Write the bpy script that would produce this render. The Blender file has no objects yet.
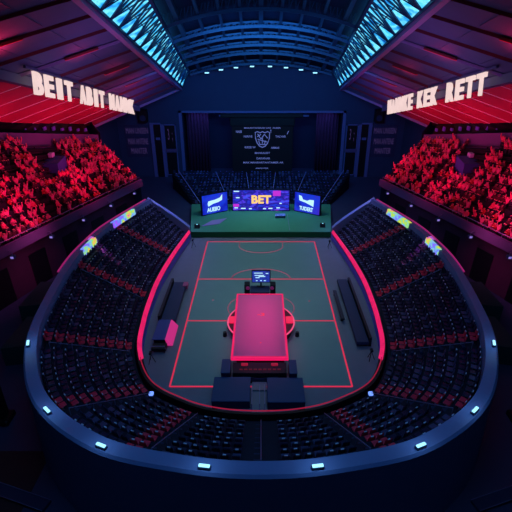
import bpy, math, random
from mathutils import Vector, Matrix
R = random.Random(7)
scn = bpy.context.scene
COL = scn.collection
# ------------------------------------------------------------------ camera
cam_d = bpy.data.cameras.new('camera'); cam = bpy.data.objects.new('camera', cam_d); COL.objects.link(cam)
PIT = math.radians(26.3); FPX = 443.0; CAM = Vector((0, -45, 27.5))
cam_d.sensor_width = 36; cam_d.lens = FPX/512*36; cam_d.shift_x = -5/512; cam_d.clip_end = 400
cam.location = CAM; cam.rotation_euler = (math.pi/2-PIT, 0, 0); scn.camera = cam
# ------------------------------------------------------------------ exposure, world
vs = scn.view_settings
vs.view_transform = 'Standard'; vs.look = 'None'; vs.gamma = 1; vs.use_curve_mapping = False; vs.exposure = 0
w = bpy.data.worlds.new('world'); scn.world = w; w.use_nodes = True
bg = w.node_tree.nodes['Background']; bg.inputs[0].default_value = (.05, .09, .30, 1); bg.inputs[1].default_value = .035
# ------------------------------------------------------------------ lights
def light(kind, loc, target, power, color, size=1, size_y=None, spot=60, blend=.5, spread=None):
    d = bpy.data.lights.new('lamp_'+kind.lower(), kind); d.energy = power; d.color = color
    if kind == 'AREA':
        d.size = size
        if size_y: d.shape = 'RECTANGLE'; d.size_y = size_y
        if spread: d.spread = math.radians(spread)
    if kind == 'SPOT': d.spot_size = math.radians(spot); d.spot_blend = blend; d.shadow_soft_size = size
    o = bpy.data.objects.new(d.name, d); COL.objects.link(o); o.location = loc
    o.rotation_euler = (Vector(target)-Vector(loc)).to_track_quat('-Z', 'Y').to_euler()
    return o
# unseen area lamp added over the court, standing in for floodlights
light('AREA', (0, 4, 26), (0, 0, 0), 500, (.62, .86, .90), 14, 14, spread=75)
# blue wash on the seating bowl and far wall
light('AREA', (0, 12, 26.5), (0, 52, 10), 2600, (.05, .36, 1), 16, 4, spread=110)
light('AREA', (0, 20, 22), (0, 23, 0), 560, (.5, .88, .9), 8, 3, spread=90)  # unseen blue-white lamp added to brighten the green stage
light('AREA', (.3, 51.5, 13.2), (.3, 57, 5), 380, (.12, .25, 1), 30, 1)  # fill lamp added inside the stage recess to lighten its back wall
light('AREA', (0, -30, 30), (0, -14, 4), 1000, (.10, .40, 1), 26, 4, spread=110)  # unseen blue lamp added above the near bowl to brighten the parapet
light('AREA', (0, -8.4, 24), (0, -8.401, 2), 85, (1, .10, .46), 3.4, 10, spread=18)   # added pink lamp without fixture, its pool fitted to the big table
light('AREA', (0, 4, 25), (0, 18, 33), 420, (.04, .36, 1), 20, 3, spread=140)   # blue lamp added to brighten the nearest truss
for s in (-1, 1):
    # blue glow of the lit truss strips onto the middle roof
    light('AREA', (s*11.2, 22, 24.5), (s*2, 22, 31), 260, (.03, .38, 1), 2, 34, spread=170)
    light('AREA', (s*12.5, 40, 20.5), (s*16, 50, 18.5), 60, (.04, .30, 1), 3, 3)
    # red floods along the balcony front, onto crowd and soffit
    for u in (.0, .42, .84, 1.2):
        fx, fy = s*(19.2+8.55*u), 22.2-24.7*u
        a = Vector((-s*.945, -.33, 0))
        p = Vector((fx, fy, 7.6)) + a*3.2
        light('AREA', p + Vector((0, 0, 4.5)), (fx+s*5.5, fy+2.4, 12), 330, (1, .012, .19), 1.2, 3, spread=140)
        light('AREA', p + Vector((0, 0, 2.0)), (fx+s*3.0, fy+5, 19.5), 95, (1, .03, .30), 1.2, 3, spread=70)
    light('AREA', (s*15, 5, 20), (s*19, 8, 27), 480, (.42, .22, .8), 3, 14)    # violet wash under the upper roof
    light('AREA', (s*11.5, 21, 11), (s*13.8, 15.5, 3), 300, (.30, .32, 1), 2, 2, spread=100)   # fill lamp added for the bowl ends, imitating glow of the led walls
    light('AREA', (s*16.5, 30, 15), (s*18, 34, 20), 150, (.35, .08, .9), 3, 8)
    light('AREA', (s*19.8, 1, 7.8), (s*26, 1, 2.5), 210, (.75, .12, .40), 1, 14, spread=85)     # unseen fill lamp added to lift the dark wall below the balcony

# ------------------------------------------------------------------ materials
MATS = {}
def lin(c): return tuple(((x/255)/12.92 if x/255 <= .04045 else ((x/255+.055)/1.055)**2.4) for x in c)
def mat(name, rgb, rough=.6, emit=0, metal=0, noise=0, scale=3.0, spec=.3):
    if name in MATS: return MATS[name]
    m = bpy.data.materials.new(name); m.use_nodes = True; nt = m.node_tree
    b = nt.nodes['Principled BSDF']; c = (*lin(rgb), 1)
    b.inputs['Base Color'].default_value = c; b.inputs['Roughness'].default_value = rough
    b.inputs['Metallic'].default_value = metal; b.inputs['Specular IOR Level'].default_value = spec
    if emit:
        b.inputs['Emission Color'].default_value = c; b.inputs['Emission Strength'].default_value = emit
        b.inputs['Base Color'].default_value = (.01, .01, .01, 1)
    if noise:
        tc = nt.nodes.new('ShaderNodeTexCoord'); n = nt.nodes.new('ShaderNodeTexNoise'); n.inputs['Scale'].default_value = scale
        n.inputs['Detail'].default_value = 6
        r = nt.nodes.new('ShaderNodeMapRange'); r.inputs['To Min'].default_value = 1-noise; r.inputs['To Max'].default_value = 1+noise
        mx = nt.nodes.new('ShaderNodeVectorMath'); mx.operation = 'SCALE'; mx.inputs[0].default_value = c[:3]
        nt.links.new(tc.outputs['Object'], n.inputs['Vector']); nt.links.new(n.outputs['Fac'], r.inputs['Value'])
        nt.links.new(r.outputs[0], mx.inputs['Scale'])
        nt.links.new(mx.outputs[0], b.inputs['Emission Color' if emit else 'Base Color'])
    MATS[name] = m; return m
def screen_mat(name, stops, scale, stretch=(1, 1, 1), emit=1.0, detail=3, lo=.3, hi=.7):
    m = bpy.data.materials.new(name); m.use_nodes = True; nt = m.node_tree; b = nt.nodes['Principled BSDF']
    b.inputs['Base Color'].default_value = (.005, .005, .01, 1)
    tc = nt.nodes.new('ShaderNodeTexCoord'); mp = nt.nodes.new('ShaderNodeMapping'); mp.inputs['Scale'].default_value = stretch
    n = nt.nodes.new('ShaderNodeTexNoise'); n.inputs['Scale'].default_value = scale; n.inputs['Detail'].default_value = detail
    r = nt.nodes.new('ShaderNodeValToRGB'); e = r.color_ramp.elements
    for i, col in enumerate(stops):
        pos = lo+(hi-lo)*i/max(1, len(stops)-1)
        el = e[i] if i < 2 else e.new(pos)
        el.position = pos; el.color = (*lin(col), 1)
    nt.links.new(tc.outputs['Object'], mp.inputs[0]); nt.links.new(mp.outputs[0], n.inputs['Vector'])
    nt.links.new(n.outputs['Fac'], r.inputs[0]); nt.links.new(r.outputs[0], b.inputs['Emission Color'])
    b.inputs['Emission Strength'].default_value = emit
    MATS[name] = m; return m
M = dict(
    floor=mat('dark rubber floor', (62, 60, 92), .6, noise=.15, scale=.6),
    court=mat('teal court paint', (104, 138, 138), .55, noise=.07, scale=.5),
    apron=mat('grey concrete apron', (104, 108, 124), .6, noise=.12, scale=.8),
    line=mat('glowing red line', (235, 45, 85), emit=.75),
    thinline=mat('pale pink line', (205, 85, 125), emit=.5),
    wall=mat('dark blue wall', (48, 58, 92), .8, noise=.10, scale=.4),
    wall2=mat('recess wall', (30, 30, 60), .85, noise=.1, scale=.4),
    curtain=mat('plum curtain', (70, 26, 60), .9, noise=.2, scale=2),
    pilaster=mat('slate blue pilaster', (98, 96, 152), .6),
    dark=mat('black paint', (14, 14, 22), .5),
    terrace=mat('black navy concrete', (26, 26, 44), .8, noise=.2, scale=2),
    parapet=mat('blue grey parapet', (112, 124, 172), .45, noise=.06, scale=1),
    seat=mat('navy plastic', (17, 20, 56), .45),
    seat2=mat('slate plastic', (60, 60, 96), .4),
    plate=mat('pale seat plate', (176, 180, 205), .5),
    red=mat('red plastic', (215, 40, 70), .4),
    redframe=mat('pale frame', (150, 130, 160), .5),
    steel=mat('blue steel', (36, 66, 96), .45, metal=.2),
    deck=mat('navy roof deck', (16, 26, 60), .8),
    roofpanel=mat('plum grey roof panel', (96, 86, 122), .7, noise=.12, scale=.5),
    beam=mat('mauve beam', (150, 110, 160), .6),
    beamdark=mat('dark red beam', (110, 30, 50), .6),
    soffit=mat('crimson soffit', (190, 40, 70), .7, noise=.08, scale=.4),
    seam=mat('pale pink seam', (240, 190, 200), .6),
    greybeam=mat('grey beam', (92, 90, 120), .6),
    fascia=mat('mauve fascia', (96, 72, 118), .6, noise=.1, scale=1),
    maroon=mat('dark maroon panel', (74, 34, 62), .7, noise=.15, scale=.7),
    greenblock=mat('dark green platform', (36, 58, 62), .7),
    standrake=mat('black rake', (20, 16, 26), .85),
    pinkled=mat('magenta led', (240, 28, 105), emit=.88, noise=.4, scale=1.0),
    violet=mat('violet panel', (120, 100, 225), .5),
    tabletop=mat('mauve table top', (205, 92, 150), .5, noise=.03, scale=.4),
    tablerim=mat('hot pink rim', (240, 22, 100), emit=.95),
    redmark=mat('red glow mark', (255, 60, 90), emit=1),
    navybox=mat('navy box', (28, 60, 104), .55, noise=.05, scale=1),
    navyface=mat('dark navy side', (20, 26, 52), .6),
    lampglow=mat('cold white lamp', (150, 225, 255), emit=1.7),
    greenstage=mat('green stage carpet', (62, 134, 108), .8, noise=.08, scale=1),
    stageface=mat('green stage face', (20, 110, 62), .6),
    white=mat('white letters', (235, 225, 232), emit=.95),
    cream=mat('cream letter face', (255, 222, 218), emit=.9, noise=.14, scale=.9),
    gold=mat('gold letters', (255, 205, 120), emit=1.1),
    aqua=mat('pale aqua letters', (190, 240, 255), emit=1.1),
    paleblue=mat('dim blue letters', (92, 108, 185), emit=.9),
    dimmauve=mat('dim mauve letters', (70, 52, 110), emit=.5),
    screenblack=mat('black screen', (3, 5, 20), .3, emit=.6),
    frame=mat('screen bezel', (14, 16, 44), .5),
    skin=mat('skin', (214, 140, 124), .6), hair=mat('dark hair', (18, 10, 12), .7),
    trousers=mat('dark trousers', (40, 34, 48), .8),
    tarp=mat('blue tarpaulin', (54, 78, 140), .6),
    metal=mat('pale rail', (120, 120, 160), .4, metal=.4),
    slab=mat('dark slab', (34, 44, 78), .6),
    pinkpad=mat('pink pad', (225, 90, 165), .5),
    brownfloor=mat('maroon lower floor', (70, 34, 40), .8, noise=.3, scale=.5),
)
M['rainbow'] = screen_mat('rainbow led', [(60, 80, 255), (170, 90, 255), (110, 120, 255), (130, 190, 240), (150, 230, 100), (240, 210, 60), (220, 60, 190)], 1.0, emit=1.0, lo=.28, hi=.72)
M['ledblue'] = screen_mat('blue screen picture', [(18, 20, 190), (24, 60, 235), (60, 40, 210), (150, 40, 220)], .35, emit=.85, lo=.35, hi=.75)
M['ledmix'] = screen_mat('violet screen picture', [(18, 18, 100), (26, 70, 240), (50, 36, 200), (24, 24, 140), (90, 60, 250), (36, 90, 250), (190, 60, 240)], .6, (1, 1, 2.6), emit=.9, detail=8, lo=.3, hi=.72)
M['glow'] = screen_mat('lit strip panel', [(10, 60, 140), (30, 150, 220), (120, 225, 255), (60, 190, 245), (20, 110, 200)], .55, emit=1.35, detail=6, lo=.3, hi=.7)
M['magenta'] = mat('magenta picture', (205, 50, 225), emit=.9)
M['moniblue'] = screen_mat('monitor picture', [(16, 24, 110), (40, 70, 200), (20, 30, 130)], 2.2, (1, 1, 2), emit=.8)
SHIRTS = [mat('shirt coral', (210, 60, 95), .7), mat('shirt rose', (205, 80, 120), .7), mat('shirt red', (170, 26, 40), .7), mat('shirt plum', (70, 20, 34), .7)]

# ------------------------------------------------------------------ mesh helpers
class MB:
    def __init__(self): self.v = []; self.f = []; self.m = []
    def face(self, pts, mi=0):
        n = len(self.v); self.v += [tuple(p) for p in pts]; self.f.append(tuple(range(n, n+len(pts)))); self.m.append(mi)
    def hexa(self, b, t, mi=0):           # b,t: 4 bottom and 4 top points, same winding
        n = len(self.v); self.v += [tuple(p) for p in b]+[tuple(p) for p in t]
        for q in ((3, 2, 1, 0), (4, 5, 6, 7), (0, 1, 5, 4), (1, 2, 6, 5), (2, 3, 7, 6), (3, 0, 4, 7)):
            self.f.append(tuple(n+i for i in q)); self.m.append(mi)
    def box(self, x0, x1, y0, y1, z0, z1, mi=0):
        self.hexa([(x0, y0, z0), (x1, y0, z0), (x1, y1, z0), (x0, y1, z0)], [(x0, y0, z1), (x1, y0, z1), (x1, y1, z1), (x0, y1, z1)], mi)
    def bev(self, x0, x1, y0, y1, z0, z1, b, mi=0):   # box with chamfered edges
        n = len(self.v)
        rings = [(b, z0), (0, z0+b), (0, z1-b), (b, z1)]
        for ins, z in rings:
            X0, X1, Y0, Y1 = x0+ins, x1-ins, y0+ins, y1-ins; c = b
            self.v += [(X0+c, Y0, z), (X1-c, Y0, z), (X1, Y0+c, z), (X1, Y1-c, z), (X1-c, Y1, z), (X0+c, Y1, z), (X0, Y1-c, z), (X0, Y0+c, z)]
        for k in range(3):
            for i in range(8):
                j = (i+1) % 8; a = n+k*8; self.f.append((a+i, a+j, a+8+j, a+8+i)); self.m.append(mi)
        self.f.append(tuple(n+7-i for i in range(8))); self.f.append(tuple(n+24+i for i in range(8))); self.m += [mi, mi]
    def bar(self, p, q, wd, ht=None, mi=0, up=(0, 0, 1)):
        p, q = Vector(p), Vector(q); ht = ht or wd; d = (q-p).normalized(); u = Vector(up)
        s = d.cross(u)
        if s.length < 1e-4: s = d.cross(Vector((1, 0, 0)))
        s.normalize(); u = s.cross(d).normalized(); s *= wd/2; u *= ht/2
        self.hexa([p-s-u, p+s-u, p+s+u, p-s+u], [q-s-u, q+s-u, q+s+u, q-s+u], mi)
    def tube(self, pts, r, n=8, mi=0, closed=False):
        pts = [Vector(p) for p in pts]; base = len(self.v); K = len(pts)
        for i, p in enumerate(pts):
            a = pts[(i-1) % K] if closed or i > 0 else p; b = pts[(i+1) % K] if closed or i < K-1 else p
            d = (b-a).normalized(); u = Vector((0, 0, 1)) if abs(d.z) < .95 else Vector((1, 0, 0))
            s = d.cross(u).normalized(); u = s.cross(d)
            for k in range(n):
                t = 2*math.pi*k/n; self.v.append(tuple(p+s*(r*math.cos(t))+u*(r*math.sin(t))))
        for i in range(K if closed else K-1):
            for k in range(n):
                a = base+i*n; b = base+((i+1) % K)*n; self.f.append((a+k, a+(k+1) % n, b+(k+1) % n, b+k)); self.m.append(mi)
        if not closed:
            self.f.append(tuple(base+n-1-k for k in range(n))); self.f.append(tuple(base+(K-1)*n+k for k in range(n))); self.m += [mi, mi]
    def cyl(self, x, y, z0, z1, r0, r1=None, n=32, mi=0, mit=None):
        r1 = r0 if r1 is None else r1; b = len(self.v)
        for r, z in ((r0, z0), (r1, z1)):
            for k in range(n): t = 2*math.pi*k/n; self.v.append((x+r*math.cos(t), y+r*math.sin(t), z))
        for k in range(n): self.f.append((b+k, b+(k+1) % n, b+n+(k+1) % n, b+n+k)); self.m.append(mi)
        self.f.append(tuple(b+n-1-k for k in range(n))); self.m.append(mi)
        self.f.append(tuple(b+n+k for k in range(n))); self.m.append(mi if mit is None else mit)
    def sweep(self, rows, mi=0, closed=False):  # rows: list of point lists (same length), skinned
        b = len(self.v); n = len(rows[0])
        for r in rows: self.v += [tuple(p) for p in r]
        for i in range(len(rows)-1):
            for k in range(n if closed else n-1):
                a = b+i*n+k; a2 = b+i*n+(k+1) % n; self.f.append((a, a2, a2+n, a+n)); self.m.append(mi[k] if isinstance(mi, (list, tuple)) else mi)
        if closed:
            m0 = mi[0] if isinstance(mi, (list, tuple)) else mi
            self.f.append(tuple(b+n-1-k for k in range(n))); self.f.append(tuple(b+(len(rows)-1)*n+k for k in range(n))); self.m += [m0, m0]
    def add(self, other, mat4, off=0):
        n = len(self.v); self.v += [tuple(mat4 @ Vector(p)) for p in other.v]
        self.f += [tuple(n+i for i in f) for f in other.f]; self.m += [k+off for k in other.m]
    def mesh(self, name, mats, org=(0, 0, 0), smooth=False):
        me = bpy.data.meshes.new(name); ox, oy, oz = org
        me.from_pydata([(x-ox, y-oy, z-oz) for x, y, z in self.v], [], self.f)
        for m in (mats if isinstance(mats, (list, tuple)) else [mats]): me.materials.append(m)
        me.polygons.foreach_set('material_index', self.m)
        if smooth: me.polygons.foreach_set('use_smooth', [True]*len(self.f))
        me.validate(); me.update(); return me
    def build(self, name, mats, parent=None, org=None, smooth=False):
        if org is None:
            org = base_of(parent) if parent else self.base()
        o = bpy.data.objects.new(name, self.mesh(name, mats, org, smooth)); COL.objects.link(o)
        if parent: o.parent = parent; o['_b'] = list(org)
        else: o.location = org; o['_b'] = list(org)
        return o
    def base(self):
        xs, ys, zs = zip(*self.v); return ((min(xs)+max(xs))/2, (min(ys)+max(ys))/2, min(zs))
def base_of(o): return tuple(o['_b'])
def tag(o, label, cat, group=None, kind=None):
    o['label'] = label; o['category'] = cat
    if group: o['group'] = group
    if kind: o['kind'] = kind
    return o
def thing(name, loc, label, cat, group=None):
    o = bpy.data.objects.new(name, None); COL.objects.link(o); o.location = loc; o.empty_display_size = .3; o['_b'] = list(loc)
    return tag(o, label, cat, group)
def struct(mb, name, mats, smooth=False, parent=None):
    o = mb.build(name, mats, parent, smooth=smooth)
    if not parent: o['kind'] = 'structure'
    return o
def V(*a): return Vector(a)
def lerp(a, b, t): return Vector(a)+(Vector(b)-Vector(a))*t
def text_mb(body, size, extrude=.03, bold=0.0, align='CENTER'):
    cu = bpy.data.curves.new('txt', 'FONT'); cu.body = body; cu.size = size; cu.extrude = extrude; cu.offset = bold
    cu.align_x = align; cu.align_y = 'CENTER'; cu.resolution_u = 3
    o = bpy.data.objects.new('txt', cu); COL.objects.link(o)
    dg = bpy.context.evaluated_depsgraph_get(); me = bpy.data.meshes.new_from_object(o.evaluated_get(dg))
    b = MB(); b.v = [tuple(v.co) for v in me.vertices]; b.f = [tuple(p.vertices) for p in me.polygons]; b.m = [0]*len(b.f)
    bpy.data.objects.remove(o); bpy.data.curves.remove(cu); bpy.data.meshes.remove(me); return b
def frame(org, right, up):
    r = Vector(right).normalized(); u = Vector(up); u = (u-r*u.dot(r)).normalized(); n = r.cross(u); o = Vector(org)
    return Matrix(((r.x, u.x, n.x, o.x), (r.y, u.y, n.y, o.y), (r.z, u.z, n.z, o.z), (0, 0, 0, 1)))
def fit(mb, wd, ht):     # scale text to an exact size, centred
    xs = [p[0] for p in mb.v]; ys = [p[1] for p in mb.v]; cx, cy = (min(xs)+max(xs))/2, (min(ys)+max(ys))/2
    sx, sy = wd/(max(xs)-min(xs)), ht/(max(ys)-min(ys)); mb.v = [((x-cx)*sx, (y-cy)*sy, z) for x, y, z in mb.v]; return mb
ORD = 'first second third fourth fifth sixth seventh eighth ninth tenth eleventh twelfth thirteenth fourteenth fifteenth sixteenth seventeenth eighteenth nineteenth'.split()
TENS = {20: 'twentieth', 30: 'thirtieth', 40: 'fortieth', 50: 'fiftieth', 60: 'sixtieth'}
TW = {2: 'twenty', 3: 'thirty', 4: 'forty', 5: 'fifty', 6: 'sixty'}
def nth(n):
    if n <= 19: return ORD[n-1]
    return TENS[n] if n % 10 == 0 else TW[n//10]+'-'+ORD[n % 10-1]
SIDE = {-1: 'left', 1: 'right'}

# ================================================================== STRUCTURE
b = MB(); b.face([(-60, -60, -.02), (60, -60, -.02), (60, 60, -.02), (-60, 60, -.02)]); struct(b, 'floor', M['floor'])
# seating bowl outlines: matching control points (inner rim at z 1.7, outer rim at z 7)
INN = [(-10.6, 16.2), (-11.6, 8.6), (-12.15, 2.0), (-12.15, -2.6), (-11.9, -7), (-11.2, -11.6), (-9.2, -15.8), (-6.1, -17.95), (-3.3, -18.95), (0, -19.25)]
OUT = [(-16.1, 14.6), (-19.0, 5.3), (-19.75, .2), (-19.9, -4.9), (-19.1, -11.8), (-17.7, -18.1), (-14.5, -24.0), (-9.6, -27.7), (-4.4, -29.1), (0, -29.5)]
def mirror(c): return c+[(-x, y) for x, y in reversed(c[:-1])]
INN, OUT = mirror(INN), mirror(OUT); NC = len(INN)-1      # 18 spans
def cr(c, s):
    s = max(0, min(NC-1e-6, s)); i = int(s); t = s-i
    P = [Vector(c[k]) if 0 <= k <= NC else None for k in (i-1, i, i+1, i+2)]
    if P[0] is None: P[0] = P[1]*2-P[2]
    if P[3] is None: P[3] = P[2]*2-P[1]
    a, bb, cc, d = P
    return .5*((2*bb)+(cc-a)*t+(2*a-5*bb+4*cc-d)*t*t+(3*bb-a-3*cc+d)*t**3)
def plan(s, u):   # u 0 inner rim .. 1 outer rim
    p = cr(INN, s).lerp(cr(OUT, s), u); return p
NS = 180; SS = [NC*i/NS for i in range(NS+1)]
ROWS = 9; U0, U1 = .085, .87; Z0, RISE = 1.05, .56
def ru(k): return U0+(U1-U0)*k/ROWS
# court and apron
ap = MB()
ring = [(*cr(INN, s), 0.0) for s in SS]
ap.face([(p[0], p[1], 0) for p in ring]+[(10.6, 17.1, 0), (-10.6, 17.1, 0)]); struct(ap, 'floor_apron', M['apron'])
CX, CY0, CY1 = 8.0, -15.25, 15.4
b = MB(); b.box(-CX, CX, CY0, CY1, 0, .02); struct(b, 'floor_court', M['court'])
b = MB(); W = .07
def ln(x0, y0, x1, y1, mi=0, wd=None): b.bar((x0, y0, .03), (x1, y1, .03), wd or .15, .03, mi)
ln(-CX, CY0, -CX, CY1); ln(CX, CY0, CX, CY1); ln(-CX, CY0, CX, CY0); ln(-CX, CY1, CX, CY1); ln(-CX, 4.0, CX, 4.0); ln(-CX, -5.2, CX, -5.2)
def arc(cx, cy, rx, ry, a0, a1, mi=0, n=40, r=.05):
    b.tube([(cx+rx*math.cos(math.radians(a0+(a1-a0)*i/n)), cy+ry*math.sin(math.radians(a0+(a1-a0)*i/n)), .03) for i in range(n+1)], r, 6, mi)
arc(0, 4.0, 3.75, 2.7, 0, 180, 1, r=.055); arc(0, 14.0, 3.2, 2.4, 180, 360, 1, r=.055); ln(-3.2, 15.4, -3.2, 14.0, 1, .1); ln(3.2, 15.4, 3.2, 14.0, 1, .1)
arc(0, -2.6, 3.75, 3.0, 0, 360, 1, n=60, r=.04)
for x, y in ((-5.6, -1.0), (5.6, -1.2)): b.cyl(x, y, .02, .05, .1, n=12, mi=1)
struct(b, 'floor_markings', [M['line'], M['thinline']])
# terraces of the bowl
rows = []
for s in SS:
    r = [(*plan(s, 0.06), 0), (*plan(s, ru(0)), Z0)]
    for k in range(ROWS):
        z = Z0+RISE*k
        if k: r.append((*plan(s, ru(k)), z))
        r.append((*plan(s, ru(k+1)), z))
    r.append((*plan(s, .885), Z0+RISE*ROWS)); r.append((*plan(s, .885), 0)); rows.append(r)
b = MB(); b.sweep(rows, 0); b.face(rows[0]); b.face(rows[-1][::-1]); struct(b, 'floor_terrace', M['terrace'])
# parapet round the top of the bowl and across its two ends
b = MB(); rows = []
for s in SS:
    pin, po = plan(s, .885), plan(s, 1.0); rows.append([(*pin, 5.6), (*plan(s, .9), 7.0), (*plan(s, .985), 7.05), (*po, 6.9), (*plan(s, 1.02), 0), (*pin, 0)])
b.sweep(rows, 0, closed=True)
for e, sg in ((0, -1), (NC, 1)):
    a, c = plan(e, .02), plan(e, 1.0); d = Vector((0.0, .75)); rr = []
    for i in range(11):
        t = i/10; p = a.lerp(c, t); zt = 1.9+5.15*t**.9; rr.append([(p.x, p.y, 0), (p.x, p.y, zt), (p.x+d.x, p.y+d.y, zt), (p.x+d.x, p.y+d.y, 0)])
    b.sweep(rr, 0, closed=True)
struct(b, 'wall_bowl_parapet', M['parapet'])
# low wall at the court side of the bowl
b = MB(); rows = []
for s in SS: rows.append([(*plan(s, 0), 0), (*plan(s, 0), 1.0), (*plan(s, .04), 1.5), (*plan(s, .062), 1.5), (*plan(s, .062), 0)])
b.sweep(rows, [0, 1, 1, 1, 1], closed=True); struct(b, 'wall_bowl_rim', [M['violet'], M['dark']])

# back wall with stage recess
b = MB(); T = 27
for x0, x1, z0, z1 in ((-44, -16.6, 0, T), (17.2, 44, 0, T), (-16.6, 17.2, 13.6, T)): b.box(x0, x1, 50, 50.6, z0, z1)
struct(b, 'wall_back', M['wall'])
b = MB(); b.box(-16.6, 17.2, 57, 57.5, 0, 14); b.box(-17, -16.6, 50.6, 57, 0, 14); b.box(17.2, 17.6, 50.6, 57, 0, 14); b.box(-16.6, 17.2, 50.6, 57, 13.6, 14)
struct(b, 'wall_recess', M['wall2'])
b = MB(); b.box(-17.0, -16.4, 49.8, 50.2, 0, 13.9); b.box(17.0, 17.6, 49.8, 50.2, 0, 13.9); b.box(-17.0, 17.6, 49.8, 50.2, 13.5, 13.9); struct(b, 'trim_1', M['pilaster'])
for sg in (-1, 1):
    b = MB(); rows = []
    for i in range(41):
        x = (16.2-4.6*i/40); y = 52.5+.22*math.sin(i*1.1)+i*.02; rows.append([(sg*x+.3, y, .2), (sg*x+.3, y, 13.3)])
    b.sweep(rows, 0); o = b.build('stage_curtain', M['curtain'], smooth=True); o.modifiers.new('thick', 'SOLIDIFY').thickness = .06
    tag(o, f'plum curtain hanging in the {SIDE[sg]} side of the stage recess', 'curtain')
# tall doors, pilasters and wall signs either side of the recess
for i, sg in ((1, -1), (2, 1)):
    def bx(mb, x0, x1, y0, y1, z0, z1, mi=0): mb.box(min(sg*x0, sg*x1), max(sg*x0, sg*x1), y0, y1, z0, z1, mi)
    b = MB(); bx(b, 21.0, 22.5, 49.85, 50, 0, 11.2); d = struct(b, f'door_{i}', M['dark'])
    b = MB(); bx(b, 22.5, 23.2, 49.6, 50, 0, 11.5); bx(b, 20.4, 21.0, 49.6, 50, 0, 11.2); bx(b, 21, 22.5, 49.7, 50, 11.2, 11.5); b.build('door_frame', M['pilaster'], d)
    b = MB(); bx(b, 21.3, 22.2, 49.75, 49.85, 8.0, 8.5); b.build('door_sign', M['pilaster'], d)
    b = MB(); bx(b, 18.0, 20.2, 49.8, 50, 6.2, 11.0); bx(b, 18.0, 20.2, 49.8, 50, .6, 5.4); f = struct(b, f'window_{i}', M['dark'])
    b = MB()
    for x in (17.85, 20.2): bx(b, x, x+.18, 49.7, 50, .4, 11.2)
    for z in (.4, 5.4, 11.0): bx(b, 17.85, 20.38, 49.7, 50, z, z+.2)
    b.build('window_frame', M['pilaster'], f)
    b = MB(); bx(b, 17.9, 20.3, 49.6, 49.75, 5.5, 6.1); b.build('sign_board', M['fascia'], f)
    b = MB(); b.add(fit(text_mb('3  ;', 1, .02), 1.0, 2.6), frame((sg*19.1, 49.72, 9), (1, 0, 0), (0, 0, 1))); b.build('sign_text', M['dimmauve'], f)
    t = thing('wall_sign', (sg*26, 49.9, 5), f'dim mauve lettered sign on the back wall, {SIDE[sg]} of the stage', 'sign')
    b = MB(); bx(b, 23.5, 28.6, 49.86, 49.98, 4.4, 11.1); b.build('sign_board', mat('dusky board', (52, 48, 84), .8), t)
    for z, tx, wd in ((9.9, 'MAN UNSIEN', 4.6), (7.7, 'MAN ANTENE', 4.2), (5.7, 'MANTER', 3.4)):
        b = MB(); b.add(fit(text_mb(tx, 1, .02), wd, 1.2), frame((sg*26, 49.82, z), (1, 0, 0), (0, 0, 1)))
        b.build('sign_text', M['dimmauve'], t)
    t = thing('wall_speaker', (sg*24.2, 49.4, 11.6), f'black loudspeaker box high on the back wall, {SIDE[sg]} of the stage', 'speaker')
    b = MB(); c = sg*24.2; b.bev(c-.9, c+.9, 48.7, 49.8, 11.7, 14.3, .1); b.build('cabinet', M['dark'], t)
    b = MB(); b.cyl(0, 0, 0, .08, .6, n=20); b2 = MB(); b2.add(b, frame((c, 48.7, 12.6), (1, 0, 0), (0, 0, 1))); b2.build('speaker_cone', M['slab'], t)
    b = MB(); b.box(c-.2, c+.2, 49.6, 50, 12.8, 13.2); b.build('bracket', M['steel'], t)

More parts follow.
